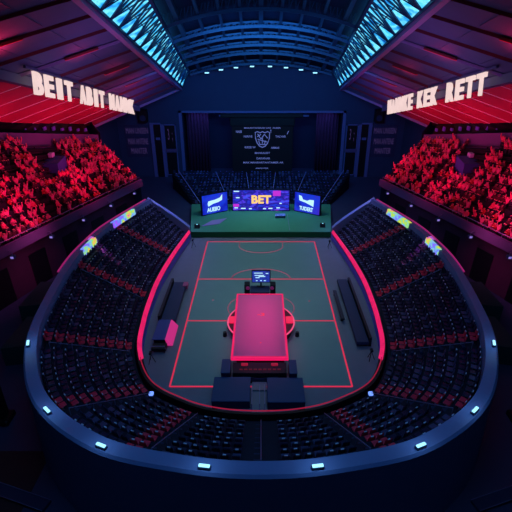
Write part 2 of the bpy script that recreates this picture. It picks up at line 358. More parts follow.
# side roofs
def RL(t, s): return V(s*(28+3*t), 31-22*t, 14.2+4.3*t)
def RH(t, s): return V(s*15.7, 47-22*t, 18.6+5.5*t)
def RS(t, s, k=.46): return lerp(RL(t, s), RH(t, s), k)
TN = [i*.1 for i in range(0, 31)]
UP = V(0, 0, 1)
for s in (-1, 1):
    b = MB(); b.sweep([[RS(t, s), RH(t, s), RH(t, s)+UP*.5, RS(t, s)+UP*.5] for t in TN], 0, closed=True); struct(b, f'ceiling_{SIDE[s]}', M['roofpanel'])
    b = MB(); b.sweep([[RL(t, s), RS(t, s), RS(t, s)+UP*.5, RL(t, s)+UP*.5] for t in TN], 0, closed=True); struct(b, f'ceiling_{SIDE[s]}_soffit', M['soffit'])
    b = MB()
    for i in range(1, 15):
        t = i*.2
        b.bar(RS(t, s)-UP*.12, RH(t, s)-UP*.12, .5 if i % 4 == 0 else .16, .3, 1 if i % 4 == 0 else 2)
    for i in range(0, 14):
        for k in (.60, .80): b.bar(RS(i*.2+.03, s, k)-UP*.03, RS(i*.2+.17, s, k)-UP*.03, .1, .06, 0)
    struct(b, f'trim_{2 if s < 0 else 3}', [M['roofpanel'], M['beam'], M['beamdark']])
    b = MB()
    for i in range(1, 17): b.bar(RL(i*.18, s)-UP*.03, RS(i*.18, s)-UP*.03, .05, .06)
    struct(b, f'trim_{4 if s < 0 else 5}', M['seam'])
    b = MB(); b.bar(RH(0, s)-UP*.2, RH(3, s)-UP*.2, .7, .6); b.bar(RL(0, s)-UP*.1, RH(0, s)-UP*.1, .4, .4); struct(b, f'trim_{6 if s < 0 else 7}', M['beam'])
    b = MB(); b.bar(RS(0, s)-UP*.3, RS(3, s)-UP*.3, 1.1, .9); struct(b, f'trim_{8 if s < 0 else 9}', M['greybeam'])
    # side wall behind the upper stand, with a mauve ledge
    F = lambda u: V(s*(19.2+8.55*u), 22.2-24.7*u, 7.2)
    def BK(u): y = 24.6-22.7*u; return V(s*(25.2+9.9*u), y, 12.7+.212*(24.6-y))
    U = [-.02+i*.1 for i in range(0, 19)]
    b = MB()
    b.sweep([[BK(u)+V(s*.3, 0, -3), BK(u)+V(s*.3, 0, 1.3), BK(u)+V(s*1.6, 0, 1.3), RL(max(0, (31-BK(u).y-3)/22), s)+V(-s*.2, 0, .3)] for u in U], [0, 1, 2])
    wl = struct(b, f'wall_{SIDE[s]}', [M['fascia'], M['fascia'], M['dark']])
    b = MB()
    for i in range(26):
        u = .02+i*.06; p = BK(u)+V(s*1.45, .2, 1.75); b.box(p.x-.1, p.x+.1, p.y-.35, p.y+.35, p.z, p.z+R.uniform(.3, .7))
    b.build('window_panel', M['violet'], wl)
    # end wall of that stand and the wall beyond
    b = MB(); b.face([F(-.02), BK(-.02), BK(-.02)*1-UP*BK(-.02).z, F(-.02)-UP*7.2]); b.face([V(s*29, 31, 0), V(s*30, 50, 0), V(s*30, 50, 18), V(s*29, 31, 16)])
    b.face([V(BK(-.02).x, BK(-.02).y, 0), V(s*29, 31, 0), V(s*29, 31, 16), V(BK(-.02).x, BK(-.02).y, 14.2)]); struct(b, f'wall_{SIDE[s]}_end', M['wall'])
    # raked floor of the stand, balcony front, wall under the balcony
    b = MB(); NR = 11; rows = []
    for u in U:
        r = []
        for k in range(NR):
            z = lerp(F(u), BK(u), k/NR).z; p0 = lerp(F(u), BK(u), k/NR); p1 = lerp(F(u), BK(u), (k+1)/NR); r += [(p0.x, p0.y, z), (p1.x, p1.y, z)]
        rows.append(r)
    b.sweep(rows, 0); struct(b, f'floor_stand_{SIDE[s]}', M['standrake'])
    nrm = V(-s*.945, -.33, 0)
    b = MB(); b.sweep([[F(u), F(u)+nrm*.1+UP*.35, F(u)+nrm*.4+UP*.35, F(u)+nrm*.5-UP*.75, F(u)-nrm*2.4-UP*1.0] for u in U], 0); b.face([F(U[0]), F(U[0])+nrm*.4+UP*.35, F(U[0])+nrm*.5-UP*.75, F(U[0])-UP*1.0])
    struct(b, f'wall_balcony_{SIDE[s]}', M['fascia'])
    b = MB(); b.sweep([[F(u)-nrm*1.6-UP*.9, F(u)-nrm*1.2-UP*7.2] for u in U], 0)
    wb = struct(b, f'wall_concourse_{SIDE[s]}', M['maroon'])
    b = MB()
    for u in (.12, .34, .56, .78, 1.0, 1.2):
        a, c = F(u-.05)-nrm*1.15, F(u+.05)-nrm*1.15
        b.hexa([V(a.x, a.y, 0), V(c.x, c.y, 0), V(c.x, c.y, 0)-nrm*.1, V(a.x, a.y, 0)-nrm*.1], [V(a.x, a.y, 4.2)-nrm*.25, V(c.x, c.y, 4.2)-nrm*.25, V(c.x, c.y, 4.2)-nrm*.4, V(a.x, a.y, 4.2)-nrm*.4])
    b.build('doorway_opening', M['dark'], wb)
# middle roof deck
def AZ(y): return 22.9+(47-y)*.245
def SX(y): return 13.6-(47-y)*.06        # half width between the lit strips
b = MB(); rows = []
for i in range(0, 19):
    y = 51-5*i; rows.append([V(x*(SX(y)+.6), y, AZ(y)+1.3-2.0*x*x) for x in [k/8-1 for k in range(17)]])
b.sweep(rows, 0); struct(b, 'ceiling', M['deck'])
b = MB()
for k in range(-4, 5):
    f = k/4.6; b.bar(V(f*SX(49), 49, AZ(49)+.55-2*f*f), V(f*SX(-20), -20, AZ(-20)+.55-2*f*f), .55 if k % 4 == 0 else .35, .5)
struct(b, 'ceiling_beam', M['steel'])

# ================================================================== THINGS
# lit truss strips
def SI(y, s): return V(s*SX(y), y, AZ(y)-1.9)
for s in (-1, 1):
    t = thing('lit_roof_truss', RH(1, s), f'cyan glowing lattice truss strip along the {SIDE[s]} roof edge', 'truss')
    tt = [i*.05 for i in range(0, 53)]
    b = MB(); b.sweep([[RH(q, s)+V(-s*.35, 0, .35), SI(RH(q, s).y-3, s)+V(0, 0, .25), SI(RH(q, s).y-3, s)+V(0, 0, .4), RH(q, s)+V(-s*.35, 0, .5)] for q in tt], 0, closed=True)
    b.build('light_panel', M['glow'], t)
    b = MB(); b.bar(RH(0, s)+V(-s*.4, 0, .1), RH(2.6, s)+V(-s*.4, 0, .1), .3); b.bar(SI(44, s), SI(44-57.2, s), .35); b.build('chord', M['steel'], t)
    b = MB()
    for i in range(0, 21):
        a = RH(i*.125, s)+V(-s*.35, 0, .05); c = SI(RH(i*.125+.06, s).y-3, s); a2 = RH(i*.125+.125, s)+V(-s*.35, 0, .05)
        b.bar(a, c, .16); b.bar(c, a2, .16); b.bar(a, SI(RH(i*.125, s).y-3, s), .14); b.bar(a2, SI(RH(i*.125, s).y-3, s), .1)
        m = (a+c)/2; b.bar(m, (a2+c)/2, .09)
    b.build('lattice', M['steel'], t)
# arched trusses across the middle roof
def arch(y, dz, x): return V(x*SX(y), y, AZ(y)+dz-2.0*x*x)
XS = [k/14-1 for k in range(29)]
AN = ['above the far wall with lamps', 'second from the far wall', 'third from the far wall', 'fourth from the far wall', 'fifth from the far wall', 'nearest and deepest, over the court']
for i, (y, dep) in enumerate(((47, .7), (38.5, .5), (33, .5), (28, .55), (23, .6), (16, 2.3))):
    t = thing('arched_truss', (0, y, AZ(y)-.5), f'blue arched roof truss, {AN[i]}', 'truss', 'arched trusses of the roof')
    b = MB(); b.sweep([[arch(y, .0, x)+V(0, -.25, -.15), arch(y, .0, x)+V(0, .25, -.15), arch(y, 0, x)+V(0, .25, .25), arch(y, 0, x)+V(0, -.25, .25)] for x in XS], 0, closed=True); b.build('bottom_chord', M['steel'], t)
    b = MB(); b.sweep([[arch(y, dep, x)+V(0, -.2, -.12), arch(y, dep, x)+V(0, .2, -.12), arch(y, dep, x)+V(0, .2, .12), arch(y, dep, x)+V(0, -.2, .12)] for x in XS], 0, closed=True); b.build('top_chord', M['steel'], t)
    b = MB()
    for k in range(28): b.bar(arch(y, 0, XS[k]), arch(y, dep, XS[k+1]), .1); b.bar(arch(y, dep, XS[k]), arch(y, 0, XS[k]), .1)
    b.build('webbing', M['steel'], t)
LX = [-.76, -.56, -.35, -.125, .125, .35, .56, .76]
for i, x in enumerate(LX):
    p = arch(46.4, -.3, x); p.y = 46.2
    t = thing('truss_lamp', p-UP*.4, f'bright pale blue lamp under the far arched truss, {nth(i+1)} of eight from left', 'lamp', 'lamps under the far arched truss')
    b = MB(); b.bev(p.x-.5, p.x+.5, p.y-.3, p.y+.3, p.z-.1, p.z+.2, .06); hs = b.build('housing', M['steel'], t)
    b = MB(); b.bev(p.x-.4, p.x+.4, p.y-.34, p.y+.2, p.z-.3, p.z-.1, .05); b.build('lens', M['lampglow'], hs)
# red recessed lamps in the side roofs
for s in (-1, 1):
    for (tt, k, nm) in ((1.62, .70, 'nearest'), (1.18, .72, 'second from camera'), (.78, .70, 'third from camera'), (2.0, .55, 'high up near the picture corner')):
        p = RS(tt, s, k); q = RS(tt, s, k+.16)
        b = MB(); b.bar(p-UP*.2, q-UP*.2, .55, .22); b.bar(p-UP*.34, q-UP*.34, .3, .06, 1)
        o = b.build('ceiling_lamp', [M['beamdark'], mat('dull red lens', (205, 20, 45), emit=.8)]); tag(o, f'red strip lamp on the {SIDE[s]} roof underside, {nm}', 'lamp', 'red strip lamps of the side roofs')
        light('AREA', lerp(p, q, .5)-UP*1.6, lerp(p, q, .5)+V(0, 0, 3), 35 if tt < 2 else 160, (1, .03, .1), 1.2, 1.2)
# hanging letter signs
for s, words in ((-1, (('BEIT', 1.46, 1.05), ('ABIT', .98, .62), ('MANNK', .55, .06))), (1, (('MANNKE', .06, .55), ('KEK', .62, .92), ('RETT', 1.02, 1.44)))):
    def SP(tt): p = RS(tt, s)-UP*.2; return p+(CAM-p).normalized()*3.4
    t = thing('letter_sign', SP(.7)-UP*1.4, f'white glowing letter sign hanging under the {SIDE[s]} roof', 'sign')
    b = MB(); b.bar(SP(1.5)+UP*1.35, SP(0.02)+UP*1.35, .25)
    b.build('support_rail', M['greybeam'], t)
    b = MB()
    for q in (.1, .5, .9, 1.35): b.bar(SP(q)+UP*1.3, RS(q, s)+(SP(q)-RS(q, s))*.95+UP*3.0, .12)
    b.build('hanger', M['greybeam'], t)
    for wd, t0, t1 in words:
        n = len(wd)
        for i, ch in enumerate(wd):
            a, c = SP(t0+(t1-t0)*(i+.04)/n), SP(t0+(t1-t0)*(i+.94)/n); L = (c-a).length
            m = MB(); m.add(fit(text_mb(ch, 1, .12, .035), L*.86 if ch != 'I' else L*.5, 2.25), frame((a+c)/2, c-a, UP)); o = m.build('letter', M['cream'], t)

# black hanging screen
t = thing('hanging_screen', (.3, 49, 1), 'big black hanging screen with crest and lines of text at the back wall', 'screen')
b = MB(); b.bev(-6.1, 6.7, 49.2, 49.8, .9, 11.0, .08); b.build('panel', M['screenblack'], t)
b = MB(); b.bev(-8.3, 8.6, 48.6, 50.2, 12.7, 13.5, .1); b.bev(-6.4, 7.0, 48.9, 50.2, 11.0, 12.7, .1); b.build('header_box', M['dark'], t)
b = MB()
for x in (-8.6, 8.2): b.box(x, x+1.6, 48.9, 49.8, 12.9, 13.15)
b.build('bracket', M['pilaster'], t)
b = MB()
def stx(tx, x, z, wd, h): b.add(fit(text_mb(tx, 1, .02, .01), wd, h), frame((x, 49.16, z+.85 if z > 5 else z+.5), (1, 0, 0), (0, 0, 1)))
for a in (('MAKANTANSRAR OAR  ANBER', .3, 9.75, 7.6, .3), ('NAIB', -4.6, 9.0, 1.2, .5), ('NIRIVE', -2.7, 8.0, 1.8, .42), ('TALVAR', 4.1, 8.0, 2.2, .42), ('KIRSE W', -2.3, 5.75, 2.3, .45), ('AMMAR', 3.0, 5.65, 1.8, .4),
          ('MANKALERT', .3, 4.9, 3.2, .38), ('DAKANAR', .5, 3.75, 2.9, .42), ('MAK MANRARTANTAMER AR', .5, 2.85, 8.6, .36), ('AMANTER', .2, 1.6, 2.8, .25), ('/', 5.6, 8.8, .45, .7), ('!', 2.05, 9.1, .2, .6)): stx(*a)
b.build('screen_text', M['paleblue'], t)
b = MB(); sh = [(-1.5, 8.6), (-1.0, 8.75), (-.5, 8.5), (0, 8.75), (.5, 8.5), (1.0, 8.75), (1.5, 8.6), (1.45, 7.4), (1.1, 6.4), (.6, 5.75), (0, 5.5), (-.6, 5.75), (-1.1, 6.4), (-1.45, 7.4)]
b.tube([(x+.3, 49.14, z+1.1) for x, z in sh], .1, 6, closed=True)
for x0, z0, x1, z1 in ((-1, 8.3, -.3, 7.2), (-.3, 7.2, .4, 8.2), (.4, 8.2, 1.1, 7.4), (-1, 7.2, 1, 6.6), (-.8, 6.9, -.5, 6.0), (.6, 6.9, .4, 6.0), (-.6, 6.1, .7, 6.1), (0, 7.4, 0, 6.3), (-1.1, 7.7, -.3, 8.2)):
    b.bar((x0+.3, 49.14, z0+1.1), (x1+.3, 49.14, z1+1.1), .16, .06, up=(0, 1, 0))
b.build('crest', M['paleblue'], t)
# stage with led walls
t = thing('stage_platform', (0, 21.5, 0), 'low green carpeted stage at the far end of the court', 'stage')
b = MB(); b.hexa([(-10.6, 17.15, .0), (10.6, 17.15, 0), (12.3, 29.5, 0), (-12.3, 29.5, 0)], [(-10.6, 17.15, .85), (10.6, 17.15, .85), (12.3, 29.5, .85), (-12.3, 29.5, .85)]); b.build('body', M['stageface'], t)
b = MB(); b.hexa([(-10.7, 17.05, .85), (10.7, 17.05, .85), (12.3, 29.5, .85), (-12.3, 29.5, .85)], [(-10.7, 17.05, .93), (10.7, 17.05, .93), (12.3, 29.5, .93), (-12.3, 29.5, .93)]); b.build('carpet', M['greenstage'], t)
b = MB(); b.bar((4.4, 17.6, .95), (4.4, 24.5, .95), .06, .03); b.build('floor_line', M['metal'], t)
o = MB(); o.hexa([(-9.3, 19.2, .94), (-6.6, 20.2, .94), (-5.6, 22.6, .94), (-7.9, 21.6, .94)], [(-9.3, 19.2, 1.0), (-6.6, 20.2, 1.0), (-5.6, 22.6, 1.0), (-7.9, 21.6, 1.0)])
tag(o.build('floor_panel', mat('lavender panel', (150, 120, 190), .5)), 'lavender flat panel lying on the green stage, left side', 'panel')
t2 = thing('low_table', (3.1, 23, .93), 'small pale blue low table on the green stage', 'table')
b = MB(); b.bev(2.3, 4.0, 22.6, 23.6, 1.3, 1.42, .03); b.build('table_top', mat('pale blue top', (120, 140, 220), .4), t2)
for x, y in ((2.4, 22.7), (3.9, 22.7), (2.4, 23.5), (3.9, 23.5)): b = MB(); b.box(x-.05, x+.05, y-.05, y+.05, .94, 1.3); b.build('leg', M['dark'], t2)
for x, y, nm in ((9.6, 19, 'right'), (-9.9, 18.6, 'left')):
    t2 = thing('stage_monitor', (x, y, .93), f'small wedge floor monitor at the {nm} front corner of the green stage', 'speaker')
    b = MB(); b.hexa([(x-.4, y-.3, .94), (x+.4, y-.3, .94), (x+.4, y+.3, .94), (x-.4, y+.3, .94)], [(x-.4, y+.0, 1.5), (x+.4, y+.0, 1.5), (x+.4, y+.3, 1.5), (x-.4, y+.3, 1.5)]); b.build('cabinet', M['dark'], t2)
    b = MB(); b.box(x-.1, x+.1, y-.05, y+.05, 1.5, 1.56); b.build('lamp', M['lampglow'], t2)
def led(name, label, p0, p1, z0, z1, pic, items):
    p0, p1 = V(*p0, z0), V(*p1, z0); c = (p0+p1)/2; d = (p1-p0).normalized(); n = d.cross(UP)   # n faces the court
    t = thing(name, c, label, 'screen', 'led walls on the stage')
    L = (p1-p0).length; h = z1-z0; fr = frame(c, d, UP)
    m = MB(); m.box(-L/2, L/2, 0, h, -.5, 0); q = MB(); q.add(m, fr); q.build('cabinet', M['frame'], t)
    m = MB(); m.box(-L/2+.12, L/2-.12, .15, h-.15, 0, .05); q = MB(); q.add(m, fr); q.build('picture', M[pic], t)
    m = MB()
    for x in (-L/2+.3, L/2-.3): m.box(x-.15, x+.15, -z0+.93, 0, -.45, -.1)
    q = MB(); q.add(m, fr); q.build('support', M['dark'], t)
    for nm, mb, mt in items: q = MB(); q.add(mb, fr @ Matrix.Translation((0, 0, .06))); q.build(nm, M[mt], t)
def at(mb, x, y): mb.v = [(p[0]+x, p[1]+y, p[2]) for p in mb.v]; return mb
mb1 = at(fit(text_mb('BET', 1, .06, .04), 3.3, 1.45), .05, 2.1)
bits = MB()
for x, y, wd in ((-4.1, 3.5, .9), (-3.9, 2.4, .6), (-3.0, .5, .8), (-1.8, .45, .5), (.6, .45, .5), (1.6, .5, .7), (2.9, .6, .6), (3.3, 1.4, .4), (-4.2, .6, .6)): bits.box(x-wd/2, x+wd/2, y-.09, y+.09, 0, .02)
blob = MB(); blob.bev(2.0, 3.3, 2.7, 3.6, 0, .03, .01); blob.bev(-4.7, -3.7, .8, 1.3, 0, .03, .01)
led('led_wall', 'wide violet and blue led wall with gold BET letters, centre of stage', (-4.85, 26), (4.85, 26), .95, 4.75, 'ledmix', [('screen_text', mb1, 'gold'), ('picture_dashes', bits, 'aqua'), ('picture_blob', blob, 'magenta')])
fl = MB(); pts = [(-1.35, 1.95), (-1.2, 2.35), (0, 2.45), (.9, 2.65), (1.35, 3.15), (1.3, 2.2), (.6, 1.95), (-.4, 1.8), (-1.25, 1.45)]
fl.face([(x, y, .03) for x, y in pts]); fl.face([(x, y, 0) for x, y in pts][::-1])
fl2 = MB(); pts2 = [(-1.5, 3.0), (-1.0, 2.9), (-.75, 2.35), (0, 2.25), (.5, 2.5), (1.25, 2.55), (1.2, 1.4), (.5, 1.65), (-.3, 1.9), (-1.4, 2.1)]
fl2.face([(x, y, .03) for x, y in pts2]); fl2.face([(x, y, 0) for x, y in pts2][::-1])
led('led_wall', 'blue led screen with white flag shape on the left of the stage', (-9.7, 23.6), (-5.6, 26.1), .95, 4.5, 'ledblue', [('flag_shape', fl, 'aqua'), ('screen_text', at(fit(text_mb('AUEIIO', 1, .03, .03), 2.4, .75), -.3, .85), 'aqua')])
led('led_wall', 'blue led screen with white winged shape on the right of the stage', (5.6, 26.1), (9.7, 23.6), .95, 4.5, 'ledblue', [('wing_shape', fl2, 'aqua'), ('screen_text', at(fit(text_mb('TUIDERT', 1, .03, .03), 2.5, .7), -.1, .8), 'aqua')])

# big pink table on the round platform
t = thing('round_platform', (0, -6.5, 0), 'round dark platform with pink glowing rim under the big pink table', 'platform')
b = MB(); b.cyl(0, -6.5, .02, .82, 3.3, 3.3, 64); b.build('base', M['dark'], t)
b = MB(); b.cyl(0, -6.5, .82, .9, 3.45, 3.45, 64); b.build('deck', mat('maroon deck', (90, 20, 50), .5), t)
b = MB(); b.tube([(3.45*math.cos(2*math.pi*i/72), -6.5+3.45*math.sin(2*math.pi*i/72), .88) for i in range(72)], .08, 8, closed=True); b.build('rim_light', mat('pink rim tube', (250, 90, 140), emit=.9), t)
for sg in (-1, 1):
    b = MB(); b.bev(min(sg*2.6, sg*3.35), max(sg*2.6, sg*3.35), -7.0, -5.9, .9, 1.12, .05); b.build('light_box', mat('pink light box', (250, 40, 90), emit=.9), t)
    b = MB(); b.cyl(sg*3.7, -7.9, .02, .5, .22, .18, 14); b.build('foot', M['dark'], t)
t = thing('big_table', (0, -8.5, .9), 'long pink topped table with glowing pink edge in the middle of the court', 'table')
b = MB(); b.bev(-2.52, 2.28, -13.58, -3.0, 1.78, 1.98, .04); b.build('table_top', M['tabletop'], t)
b = MB()
for x0, x1, y0, y1 in ((-2.68, -2.5, -13.8, -2.86), (2.26, 2.44, -13.8, -2.86), (-2.68, 2.44, -13.82, -13.56), (-2.68, 2.44, -3.0, -2.86)): b.box(x0, x1, y0, y1, 1.72, 2.02)
b.build('edge_light', M['tablerim'], t)
b = MB(); b.box(-2.2, 2.1, -13.4, -3.6, .92, 1.76); b.build('pedestal', M['dark'], t)
b = MB(); b.add(fit(text_mb('-3', 1, .01, .02), .75, .5), frame((-.0, -6.9, 1.99), (1, 0, 0), (0, 1, 0))); b.build('top_mark', M['redmark'], t)
b = MB(); b.cyl(-.02, -11.6, 1.98, 2.0, .07, n=12); b.build('top_dot', M['redmark'], t)
# console and boxes in front of it
t = thing('control_console', (0, -14.8, 0), 'black control console with small red lamps against the table end', 'console')
b = MB(); b.hexa([(-2.5, -14.85, .02), (2.25, -14.85, .02), (2.25, -13.75, .02), (-2.5, -13.75, .02)], [(-2.5, -14.75, 1.1), (2.25, -14.75, 1.1), (2.25, -13.85, 1.55), (-2.5, -13.85, 1.55)]); b.build('body', M['dark'], t)
b = MB()
for i in range(9): b.box(-1.9+.42*i, -1.62+.42*i, -14.5, -14.4, 1.2, 1.3)
b.build('buttons', mat('dull red button', (120, 20, 40), emit=.5), t)
for x in (-1.45, 1.2): b = MB(); b.bev(x-.3, x+.3, -14.2, -13.95, 1.4, 1.6, .04); b.build('red_lamp', mat('dim red lamp', (170, 25, 60), emit=.7), t)
b = MB(); b.tube([(-1.6, -14.86, .75), (0, -14.9, .6), (1.5, -14.86, .75)], .05, 6); b.tube([(-1.2, -14.88, .45), (1.2, -14.88, .4)], .05, 6); b.build('rail', M['slab'], t)
for x0, x1, y0, y1, h, lb in ((-4.05, -.93, -17.85, -15.0, .9, 'large navy box left of the steps, front of the table'), (.55, 3.6, -17.95, -15.1, .9, 'large navy box right of the steps, front of the table'),
                              (-3.5, -2.72, -14.9, -13.1, 1.3, 'tall navy box beside the left corner of the table'), (2.5, 3.15, -15.0, -13.2, 1.3, 'tall navy box beside the right corner of the table')):
    t = thing('equipment_box', ((x0+x1)/2, (y0+y1)/2, 0), lb, 'box', 'navy boxes in front of the table')
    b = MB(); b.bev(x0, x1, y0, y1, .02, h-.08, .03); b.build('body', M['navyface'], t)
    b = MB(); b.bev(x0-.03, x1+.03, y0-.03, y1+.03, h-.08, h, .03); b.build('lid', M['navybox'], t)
t = thing('entry_steps', (-.1, -17, 0), 'narrow grey walkway with pale handrails between the two large navy boxes', 'steps')
b = MB(); b.box(-.8, .5, -18.9, -15.0, .02, .18); b.box(-.8, .5, -16.0, -15.0, .18, .35); b.build('tread', mat('grey tread', (110, 116, 130), .6), t)
for x in (-.76, -.12, .3):
    b = MB(); b.tube([(x, -18.2, .2), (x, -18.2, .9), (x, -16.0, .95), (x, -16.0, .2)], .035, 6); b.build('handrail', M['metal'], t)
# monitor desk behind the table
t = thing('operator_desk', (-.15, -.3, 0), 'dark desk behind the far end of the pink table', 'desk')
b = MB(); b.bev(-1.25, 1.0, -1.2, .35, 1.05, 1.2, .03); b.build('desk_top', M['slab'], t)
b = MB(); b.box(-1.15, .9, -1.15, .25, .02, 1.05); b.build('cabinet', M['dark'], t)
t = thing('desk_monitor', (0, 0, 1.1), 'monitor with blue picture standing on the dark desk', 'monitor')
b = MB(); b.bev(-1.1, 1.1, .05, .2, 1.75, 3.4, .03); b.build('casing', M['dark'], t)
b = MB(); b.box(-1.0, 1.0, .02, .05, 1.85, 3.3); b.build('picture', M['moniblue'], t)
b = MB()
for x, z, wd in ((-.3, 3.05, 1.0), (-.2, 2.75, 1.1), (.1, 2.6, .8), (-.4, 2.45, .5), (-.5, 2.05, .2), (0, 2.05, .2), (.45, 2.05, .25), (.7, 3.0, .3)): b.box(x-wd/2, x+wd/2, -.01, .02, z-.04, z+.04)
b.build('screen_text', M['aqua'], t)
b = MB(); b.box(-.1, .1, .1, .2, 1.2, 1.8); b.bev(-.5, .5, -.1, .3, 1.2, 1.25, .02); b.build('stand', M['dark'], t)
for sg, lb in ((-1, 'dark loudspeaker with pinkish face on the left of the desk'), (1, 'dark loudspeaker with pinkish face on the right of the desk')):
    x = sg*1.5-.12; t = thing('floor_speaker', (x, -.3, 0), lb, 'speaker', 'loudspeakers beside the desk')
    b = MB(); b.bev(x-.32, x+.32, -.7, .2, .02, 1.85, .05); b.build('cabinet', M['dark'], t)
    b = MB(); b.cyl(0, 0, 0, .06, .24, .18, 20); q = MB(); q.add(b, frame((x-sg*.1, -.7, 1.45), (1, 0, 0), (0, 0, 1))); q.build('speaker_cone', M['pinkpad'], t)
# benches beside the court
t = thing('team_bench', (-9.8, -2, 0), 'long dark covered bench along the left side of the court', 'bench')
b = MB(); b.bev(-10.6, -9.05, -6.0, 2.1, .3, .7, .04); b.build('seat', M['slab'], t)
b = MB(); b.box(-10.9, -10.6, -6.0, 2.1, .02, 1.2); b.build('backrest', M['dark'], t)
b = MB(); b.bev(-9.4, -8.85, 1.0, 2.0, .3, .78, .04); b.build('end_pad', mat('dusky pink pad', (170, 70, 110), .5), t)
for y in (-5.8, -2, 1.8): b = MB(); b.box(-10.5, -9.2, y-.1, y+.1, .02, .3); b.build('leg', M['dark'], t)
t = thing('score_desk', (-9.9, -7.9, 0), 'navy desk with bright pink front panel, left side of court', 'desk')
b = MB(); b.bev(-10.75, -9.45, -9.6, -6.15, .75, .85, .03); b.build('desk_top', mat('blue desk top', (58, 70, 140), .5), t)
b = MB(); b.hexa([(-9.25, -9.6, .1), (-8.75, -9.6, .1), (-8.75, -6.2, .1), (-9.25, -6.2, .1)], [(-9.45, -9.6, .85), (-9.35, -9.6, .85), (-9.35, -6.2, .85), (-9.45, -6.2, .85)]); b.build('front_panel', mat('pink lit board', (225, 50, 145), emit=.7), t)
b = MB(); b.box(-10.6, -9.5, -9.4, -6.3, .02, .75); b.build('body', M['dark'], t)
t = thing('equipment_cart', (-9.9, -10.4, 0), 'small black wheeled cart at the near end of the navy desk', 'cart')
b = MB(); b.bev(-10.6, -9.2, -10.7, -9.8, .25, .6, .04); b.build('body', M['dark'], t)
b = MB(); b.tube([(-10.6, -10.8, .6), (-10.6, -10.8, .95), (-9.2, -10.8, .95), (-9.2, -10.8, .6)], .04, 6); b.build('handle', M['metal'], t)
for x in (-10.4, -9.4):
    for y in (-10.5, -10): q = MB(); m = MB(); m.cyl(0, 0, 0, .08, .14, n=14); q.add(m, frame((x, y, .16), (0, 1, 0), (0, 0, 1))); q.build('wheel', M['slab'], t)
t = thing('team_bench', (10, -3.5, 0), 'long dark covered bench along the right side of the court', 'bench')
b = MB(); b.bev(9.4, 10.6, -9.8, 2.8, .3, .7, .04); b.build('seat', M['slab'], t)
b = MB(); b.box(10.65, 10.9, -9.6, 2.6, .02, 1.05); b.build('backrest', M['dark'], t)
for y in (-9.4, -3.5, 2.4): b = MB(); b.box(9.5, 10.5, y-.1, y+.1, .02, .3); b.build('leg', M['dark'], t)
t = thing('low_bench', (8.75, -2.6, 0), 'narrow black bench beside the right court line', 'bench')
b = MB(); b.bev(8.55, 8.95, -5.6, .4, .4, .55, .03); b.build('seat', M['dark'], t)
for y in (-5.2, 0): b = MB(); b.box(8.6, 8.9, y-.06, y+.06, .02, .4); b.build('leg', M['dark'], t)
# camera tripods near the rim
for x, y, lb in ((-9.9, 13.6, 'camera tripod by the far left end of the bowl rim'), (9.9, 13.2, 'camera tripod by the far right end of the bowl rim'), (10.4, -11.6, 'camera tripod on the apron right of the bench'), (-10.3, -12.0, 'camera tripod on the apron below the black cart')):
    t = thing('camera_tripod', (x, y, 0), lb, 'tripod', 'camera tripods on the apron')
    for k in range(3): b = MB(); a = 2.1*k; b.tube([(x, y, 1.0), (x+.38*math.cos(a), y+.38*math.sin(a), .02)], .03, 6); b.build('leg', M['dark'], t)
    b = MB(); b.bev(x-.12, x+.12, y-.22, y+.18, 1.0, 1.25, .03); b.cyl(x, y+.0, 1.25, 1.3, .05, n=8); b.build('camera_body', M['dark'], t)

# led fascia round the rim
for sg in (-1, 1):
    rows = []; S0, S1 = 0.0, 5.35
    for i in range(70):
        s = S0+(S1-S0)*i/69; s = s if sg < 0 else NC-s
        tp = min(1, (5.35-S0-(S1-S0)*i/69)/.5)
        a, c, e = plan(s, -.004), plan(s, .032), plan(s, .066); rows.append([(*a, 1.50-.32*max(.1, tp)), (*c, 1.58), (*plan(s, .045), 1.58), (*plan(s, .045), 1.51), (*plan(s, .03), 1.40)])
    b = MB(); b.sweep(rows, 0, closed=True); tag(b.build('led_fascia', M['pinkled']), f'glowing magenta light band along the {SIDE[sg]} inner rim of the bowl', 'light strip')
b = MB(); b.tube([(*plan(5.3+(NC-10.6)*i/90, .03), 1.55) for i in range(91)], .05, 6); tag(b.build('rim_light', mat('dim red tube', (190, 30, 70), emit=.6)), 'thin red light line round the near end of the court apron', 'light strip')
# rainbow led boards and pink tubes on the parapet
for sg in (-1, 1):
    for s0, s1, lb in ((.45, 1.0, 'far'), (1.85, 2.5, 'near')):
        b = MB(); rows = []
        for i in range(14):
            s = s0+(s1-s0)*i/13; s = s if sg < 0 else NC-s
            rows.append([(*plan(s, .872), 6.3), (*plan(s, .885), 7.05), (*plan(s, .93), 7.12), (*plan(s, .93), 6.3)])
        b.sweep(rows, 0, closed=True); tag(b.build('led_board', M['rainbow']), f'rainbow coloured led board on the {SIDE[sg]} parapet, {lb} one', 'led board', 'rainbow led boards')
    b = MB(); rows = []
    for i in range(34):
        s = .05+3.3*i/33; s = s if sg < 0 else NC-s; rows.append((*plan(s, .995), 7.12))
    b.tube(rows, .09, 6); tag(b.build('light_tube', mat('purple pink tube', (190, 40, 130), emit=.55)), f'purple pink light tube on the top of the {SIDE[sg]} parapet', 'light strip')
